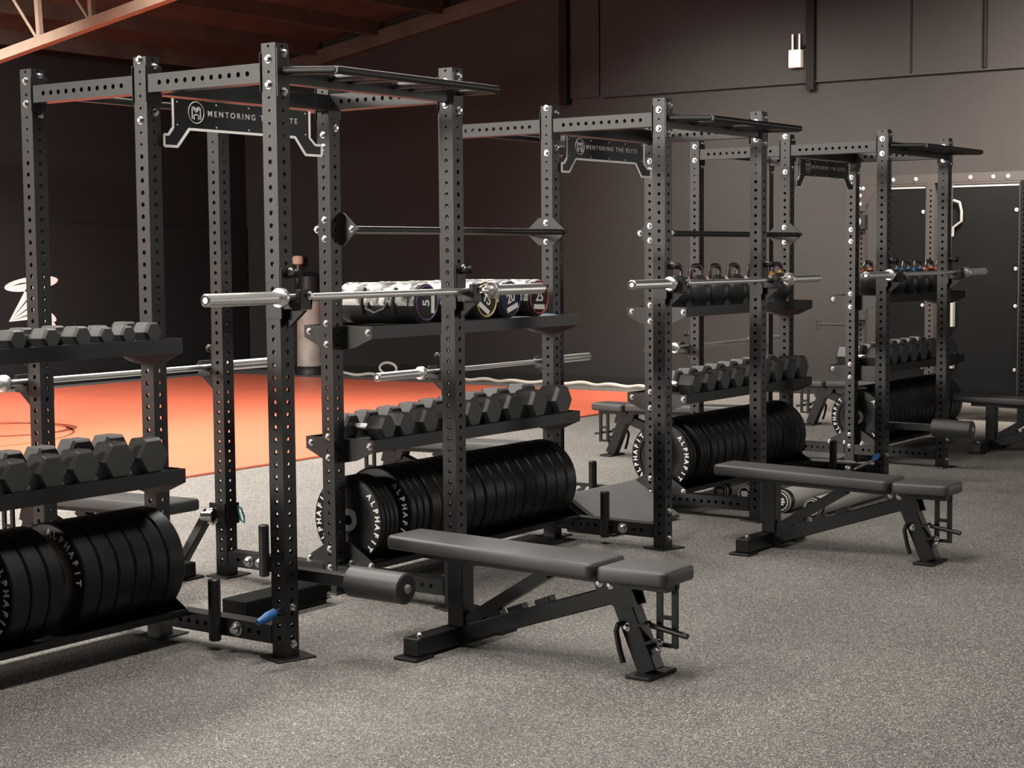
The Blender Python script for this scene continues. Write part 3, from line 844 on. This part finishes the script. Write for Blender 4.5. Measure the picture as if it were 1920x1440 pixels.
# ------------------------------------------------------------------ room
bm = B(); box(bm, -14, 13.2, -16, 13.1, -.2, 0); struct(obj('floor', bm, M_floor, smooth=False), 'grey speckled rubber gym floor')
XW, YW = 12.8, 12.6
bm = B(); box(bm, XW, XW+.3, -16, 13.1, 0, 8.7)
box(bm, XW-.03, XW, -16, 6.5, 3.55, 8.4); box(bm, XW-.03, XW, 6.56, YW, 3.55, 5)
w = struct(obj('wall_right', bm, M_wall, smooth=False), 'dark brown wall with raised upper panels')
for i, y in enumerate((2.53,)):
    bm = B(); box(bm, XW-.036, XW-.03, y-.012, y+.012, 3.55, 7); struct(obj('trim_%d' % (i+1), bm, M_conduit, smooth=False))
bm = B(); box(bm, XW-.05, XW-.0305, -16, 6.5, 3.535, 3.555); struct(obj('trim_2', bm, M_wall, smooth=False))
bm = B(); box(bm, -14, XW, YW, YW+.3, 0, 4.6); box(bm, -14, XW-.03, YW-.025, YW, 0, 2.06); struct(obj('wall_back', bm, M_wallb, smooth=False), 'black painted wall behind the orange mat')
for x in (11.2, 9.6, 8.0):
    pass
bm = B(); box(bm, -14.3, -14, -16, 13.1, 0, 9); struct(obj('wall_left', bm, M_wall, smooth=False))
def roof_z(y): return 4.35-(y-11.138)*.166
# roof deck
bm = B(); box(bm, -14.3, 13.2, -16.2, 13.2, 0, .15)
for v in bm.verts: v.co.z += roof_z(v.co.y)+.20
struct(obj('ceiling', bm, M_timber, smooth=False), 'dark red brown timber roof')
n = 3
for y in [12.2-1.1*i for i in range(14)]:
    bm = B(); box(bm, -14, XW, y-.04, y+.04, roof_z(y)+.02, roof_z(y)+.215); struct(obj('trim_%d' % n, bm, M_timber, smooth=False), 'roof purlin'); n += 1
bm = B()
box(bm, XW-.16, XW-.005, -8, YW-.05, -.10, .10)
for v in bm.verts: v.co.z += roof_z(v.co.y)-.02
struct(obj('trim_%d' % n, bm, M_timber, smooth=False), 'sloping rafter along the wall top'); n += 1
# truss
def cz(y): return 3.68+(9.338-y)*.1545
t = thing('roof_truss', 'tan steel roof truss crossing the top left corner', 'truss', (6.0, 0, 0))
bm = B(); bar(bm, (0, 12.4, cz(12.4)-.05), (0, -3, cz(-3)-.05), .10, .10); obj('bottom_chord', bm, M_truss, t, smooth=False)
bm = B(); bar(bm, (0, 12.4, cz(12.4)+.92), (0, -3, cz(-3)+.92), .10, .09); obj('top_chord', bm, M_truss, t, smooth=False)
y = 8.72+.76*4
i = 0
while y > -2.5:
    bm = B(); bar(bm, (0, y, cz(y)-.01), (0, y+.06, cz(y)+.88), .05, .05, up=(0, 1, 0)); obj('vertical_web', bm, M_truss, t, smooth=False)
    bm = B(); rod(bm, (0, y+.06, cz(y)), (0, y+.70, cz(y+.7)+.88), .015, 10); obj('diagonal_web', bm, M_truss, t)
    y -= .76
# wall fittings
tag(obj('conduit', (lambda b: (box(b, XW-.09, XW-.0302, 3.66, 3.76, 3.45, 5.55), b)[1])(B()), M_conduit, smooth=False), 'wide black conduit running down the wall right of the white box', 'conduit')
bm = B(); rod(bm, (XW-.055, 1.70, 3.56), (XW-.055, 1.70, 7.2), .024); tag(obj('pipe', bm, M_conduit), 'thin black pipe on the brown wall near the top right corner', 'pipe')
bm = B(); box(bm, XW-.12, XW-.001, 6.98, 7.09, 3.48, 4.9); tag(obj('downpipe', bm, M_conduit, smooth=False), 'dark square downpipe high on the wall at the picture centre', 'pipe')
t = thing('junction_box', 'white junction box with two stub pipes high on the wall', 'electrical box', (XW-.03, 3.885, 3.81))
bm = B(); box(bm, -.09, 0, -.075, .075, -.10, .10); bevel(bm, .006, 2); obj('cover', bm, M_box, t)
bm = B(); rod(bm, (-.045, .045, .10), (-.045, .045, .28), .012); rod(bm, (-.045, -.04, .10), (-.045, -.04, .28), .012); obj('stub_pipe', bm, M_box, t)
bm = B(); tube_path(bm, [(-.03, -.05, .13), (-.03, -.12, .14), (-.03, -.13, .18), (-.03, -.125, .24)], .018, 8); obj('black_cable', bm, M_conduit, t)
# logo painted on the back wall
def leaf(bm, x0, z0, x1, z1, w, y0, y1, n=10, cut=0):
    a, b = Vector((x0, z0)), Vector((x1, z1)); d = b-a; nn = Vector((-d.y, d.x)).normalized()
    up = [a+d*(i/n)+nn*w*math.sin(PI*(i/n))**.8 for i in range(n+1)]
    dn = [a+d*(i/n)-nn*w*.55*math.sin(PI*(i/n))**.8 for i in range(n-1, 0, -1)]
    prism(bm, [(p.x, p.y) for p in up+dn], 1, y0, y1)
t = thing('wall_emblem', 'white leafy emblem painted on the black wall at far left', 'wall logo', (0, 0, 0))
y0, y1 = YW-.028, YW-.0255
bm = B()
def oval(bm, cx, cz, a, b, tilt, n=28):
    prism(bm, [(cx+a*math.cos(t)*math.cos(tilt)-b*math.sin(t)*math.sin(tilt), cz+a*math.cos(t)*math.sin(tilt)+b*math.sin(t)*math.cos(tilt)) for t in [2*PI*i/n for i in range(n)]], 1, y0, y1)
oval(bm, 8.91, 1.305, .42, .088, .10)
obj('top_leaf', bm, M_white, t, smooth=False)
bm = B()
for cx, a in ((8.80, .22),):
    prism(bm, [(8.60, 1.285), (8.74, 1.318), (8.93, 1.330), (8.74, 1.300)], 1, y0-.002, y0-.0005)
obj('leaf_vein', bm, M_wallb, t, smooth=False)
bm = B()
for a0, a1, L in ((3, 13, .66), (16, 27, .64), (30, 42, .60), (45, 57, .54)):
    pts = [(8.545, .84)]
    for q in range(7):
        a = math.radians(a0+(a1-a0)*q/6); pts.append((8.545+L*math.cos(a), .84+L*math.sin(a)*.95))
    prism(bm, pts, 1, y0, y1)
obj('wing', bm, M_white, t, smooth=False)
bm = B(); oval(bm, 9.15, .90, .15, .055, -.5); oval(bm, 9.13, .80, .14, .045, -.2); obj('tail_leaf', bm, M_white, t, smooth=False)
# orange mat
bm = B(); box(bm, -8, 11.75, 4.43, 12.0, .0005, .02); bevel(bm, .004, 1)
mt = tag(obj('floor_mat', bm, M_mat), 'large orange wrestling mat on the floor behind the racks', 'mat')
bm = B()
def ringflat(bm, cx, cy, r0, r1, n=72):
    a = [bm.verts.new((cx+r0*math.cos(2*PI*i/n), cy+r0*math.sin(2*PI*i/n), .0205)) for i in range(n)]
    b = [bm.verts.new((cx+r1*math.cos(2*PI*i/n), cy+r1*math.sin(2*PI*i/n), .0205)) for i in range(n)]
    for i in range(n): bm.faces.new((a[i], a[(i+1) % n], b[(i+1) % n], b[i]))
ringflat(bm, 5.15, 8.35, .56, .66); ringflat(bm, 4.4, 8.5, 1.28, 1.31)
obj('ring_marking', bm, M_matline, mt, 'dark circle marking', smooth=False)
# rope along the wall foot
pts = []
N = 90
for i in range(N+1):
    f = i/N; y = 10.55-f*5.4
    x = 12.42-.03*math.sin(i*.55)-.05*math.sin(i*.17)-.25*max(0, f-.85)
    pts.append((x, y, .03+.012*math.sin(i*.8)))
bm = B(); tube_path(bm, pts, .02, 8)
lp = [(12.38+.02*math.cos(a), 9.65+.16*math.cos(a), .125+.075*math.sin(a)) for a in [2*PI*i/24 for i in range(24)]]
tube_path(bm, lp, .018, 8, True)
tag(obj('rope', bm, M_rope), 'white rope lying along the foot of the dark wall', 'rope')
# standing bag and mop in the corner
t = thing('punching_bag', 'freestanding punching bag with black top in the far corner', 'punching bag', (12.38, 11.03, 0))
bm = B(); lathe(bm, [(0, .22), (.05, .22), (.10, .19), (.12, .15)], (0, 0, 0), (0, 0, 1), 28); obj('base', bm, M_capblack, t)
bm = B(); lathe(bm, [(.0, .15), (.02, .165), (.9, .165), (.92, .15)], (0, 0, .10), (0, 0, 1.2), 28); obj('bag', bm, M_tan, t, 'pale tan cover')
bm = B(); lathe(bm, [(0, .165), (.20, .168), (.33, .15), (.38, .09), (.39, 0)], (0, 0, 1.02), (0, 0, 2), 28); obj('top_cap', bm, M_capblack, t, 'black domed top')
t = thing('mop', 'upside down mop with tan head leaning behind the punching bag', 'mop', (12.62, 11.48, 0))
bm = B(); rod(bm, (0, 0, .01), (.03, .0, 1.52), .013, 10); obj('pole', bm, M_wood_pole, t)
bm = B(); lathe(bm, [(0, .03), (.02, .075), (.10, .08), (.13, .06)], (.03, 0.0, 1.50), (.032, 0.0, 1.7), 14); obj('mop_head', bm, M_skin, t)
# skirting kerb along the two walls
bm = B(); box(bm, XW-.06, XW-.001, -6, YW-.04, 0, .10); struct(obj('baseboard_right', bm, M_wallb, smooth=False))
bm = B(); box(bm, -14, XW-.06, YW-.07, YW-.026, 0, .10); struct(obj('baseboard_back', bm, M_wallb, smooth=False))

# ------------------------------------------------------------------ cable rig at right
XR = 10.7
t = thing('cable_machine', 'black cable rig with tall dark panels against the right wall', 'cable machine', (XR, 0, 0))
bm = B(); bar(bm, (0, 2.25, 2.315), (0, -1.2, 2.315), .075, .085); tb = obj('top_beam', bm, M_rig, t, smooth=False)
bm = B(); bar(bm, (.55, 2.25, 2.315), (.55, -1.2, 2.315), .075, .085); obj('top_beam', bm, M_rig, t, smooth=False)
for y in (1.85, 1.62, 1.36, 1.08, .86, .72, .40, .1): bolt_nx(tb, -.0376, y, 2.315)
ME_RPOST = None
for y in (2.18, 1.47, .565, -.4):
    b = B(); cells = []
    zc = [2.20-.05*k for k in range(42)]
    for z in zc: cells.append((z-.025, z+.025, z, .0105))
    cells.append((2.225, 2.272, None, 0)); cells.append((0, zc[-1]-.025, None, 0))
    perforated(b, 2.272, .075, cells, sides=(3,))
    put('rig_post', mesh('rig_post', b, M_rig if y > 1 else M_panel, smooth=False, recalc=False), t, (0, y, 0))
    b = B(); box(b, .5125, .5875, y-.0375, y+.0375, 0, 2.272); obj('rig_post', b, M_rig, t, smooth=False)
    b = B(); bar(b, (.0375, y, .06), (.5125, y, .06), .07, .08); obj('base_rail', b, M_rig, t, smooth=False)
for (ya, yb) in ((1.95, 1.53), (1.26, .62), (.50, -.33)):
    b = B(); box(b, -.02, -.012, yb, ya, .18, 2.245); bevel(b, .002, 1); pn = obj('shroud_panel', b, M_panel, t)
    b = B(); box(b, -.0235, -.0205, yb, ya, 2.225, 2.240); obj('panel_edge', b, M_hub, pn, 'bright top edge', smooth=False)
    for z in (2.0, 1.45, 1.1, .5):
        bolt_nx(pn, -.0205, yb+.02, z)
# corner gusset and pulley on the left post
b = B(); prism(b, [(2.14, 2.27), (2.14, 2.02), (2.20, 2.02), (2.215, 2.27)], 0, -.046, -.0385); prism(b, [(2.14, 2.27), (2.14, 2.06), (1.98, 2.27)], 0, -.046, -.0385); gs = obj('gusset', b, M_rig, t, smooth=False)
for y, z in ((2.20, 2.24), (2.16, 2.24), (2.19, 2.17), (2.19, 2.09)): bolt_nx(gs, -.046, y, z)
b = B(); box(b, -.11, -.04, 2.11, 2.25, 1.84, 1.98); bevel(b, .004, 1); ca = obj('pulley_carriage', b, M_steel2, t)
b = B(); lathe(b, [(0, .05), (.008, .055), (.014, .045), (.02, .055), (.028, .05)], (-.14, 2.2, 1.91), (-.11, 2.2, 1.91), 24); obj('pulley', b, M_hub, ca, 'steel pulley wheel')
b = B(); box(b, -.13, -.04, 2.10, 2.26, .95, 1.15); bevel(b, .004, 1); obj('pulley_carriage', b, M_rig, t)
b = B(); rod(b, (-.10, 2.22, .90), (-.10, 2.60, .90), .012); rod(b, (-.10, 2.60, .84), (-.10, 2.60, .95), .02); obj('grip_bar', b, M_rig, t)
for z in (1.02, .62):
    b = B(); box(b, -.10, -.04, 1.215, 1.25, z-.12, z+.12)
    obj('weight_stack_edge', b, M_hub, t, 'pale weight stack edge', smooth=False)
b = B(); tube_path(b, [(-.05, 1.24, 2.1), (-.05, 1.18, 2.08), (-.05, 1.16, 2.0), (-.05, 1.16, 1.9), (-.05, 1.2, 1.87), (-.05, 1.24, 1.84), (-.05, 1.245, 1.76)], .014, 8)
obj('cable_handle', b, M_hub, t, 'steel cable handle')

# ------------------------------------------------------------------ light
def area(name, loc, target, sx, sy, power, col=(1, 1, 1), spread=180):
    l = bpy.data.lights.new(name, 'AREA'); l.shape = 'RECTANGLE'; l.size = sx; l.size_y = sy; l.energy = power; l.color = col
    l.spread = math.radians(spread)
    o = bpy.data.objects.new(name, l); COL.objects.link(o); o.location = loc
    d = Vector(target)-Vector(loc); o.rotation_euler = d.to_track_quat('-Z', 'Y').to_euler()
    return o
WARM = (1., .93, .86)
area('window_daylight', (-13.5, 7.8, 4.0), (0, 4.0, 2.0), 7.4, 1.3, 1900, (1., .93, .84))
area('lamp_front', (-.3, -1.0, 6.0), (-.3, -1.0, 0), 3.0, 1.2, 260, WARM, 160)
area('lamp_entrance', (3.5, -6.0, 6.3), (3.5, -5.5, 0), 3.4, 1.6, 80, WARM, 150)
area('lamp_right', (9.4, -.6, 4.6), (12.8, 1.0, 1.5), 2.4, 1.0, 400, (1, .87, .76), 85)
area('wall_fill', (9.6, 4.4, 4.5), (12.8, 4.4, 1.5), 2.4, .8, 130, (1, .90, .82), 85)  # added fill, spreads the wash further along the right wall
area('lamp_row_left', (-2.5, 3.5, 5.1), (-2.5, 3.5, 0), 2.8, .9, 390, WARM, 160)
area('lamp_row_middle', (1.5, 3.3, 5.1), (1.5, 3.3, 0), 2.8, .9, 240, WARM, 150)
area('lamp_row_right', (5.8, 3.1, 5.15), (5.8, 3.1, 0), 2.8, .9, 250, WARM, 150)
area('lamp_mat', (4.5, 6.6, 4.5), (4.5, 6.7, 0), 9.0, 1.2, 520, WARM, 115)
area('back_wall_fill', (3.5, 8.6, 4.3), (6.5, 12.6, 1.2), 3.0, .6, 260, (1, .97, .94), 90)  # added fill, puts whiter light on the emblem and back wall
area('right_side_fill', (12.7, -7.6, 1.9), (0, -5.5, 1.6), 4.6, 2.6, 200, (1, .93, .86))  # unseen light added for grey reflections on far rack fronts; no doorway built
wd = bpy.data.worlds.new('world'); SC.world = wd; wd.use_nodes = True
wd.node_tree.nodes['Background'].inputs['Color'].default_value = (.9, .9, 1, 1)
wd.node_tree.nodes['Background'].inputs['Strength'].default_value = .05

# ------------------------------------------------------------------ camera
fw = Vector((math.sin(YAW)*math.cos(PIT), math.cos(YAW)*math.cos(PIT), math.sin(PIT)))
rt = Vector((math.cos(YAW), -math.sin(YAW), 0)); up = rt.cross(fw)
rt2 = rt*math.cos(ROL)+up*math.sin(ROL); up2 = -rt*math.sin(ROL)+up*math.cos(ROL)
cd = bpy.data.cameras.new('camera'); cam = bpy.data.objects.new('camera', cd); COL.objects.link(cam)
M = Matrix((rt2, up2, -fw)).transposed().to_4x4(); M.translation = CAM
cam.matrix_world = M
cd.sensor_width = 36; cd.sensor_fit = 'HORIZONTAL'; cd.lens = FPX/1920*36; cd.clip_end = 200
SC.camera = cam
SC.view_settings.view_transform = 'Standard'; SC.view_settings.look = 'None'
SC.view_settings.gamma = 1; SC.view_settings.use_curve_mapping = False
SC.view_settings.exposure = 0.0
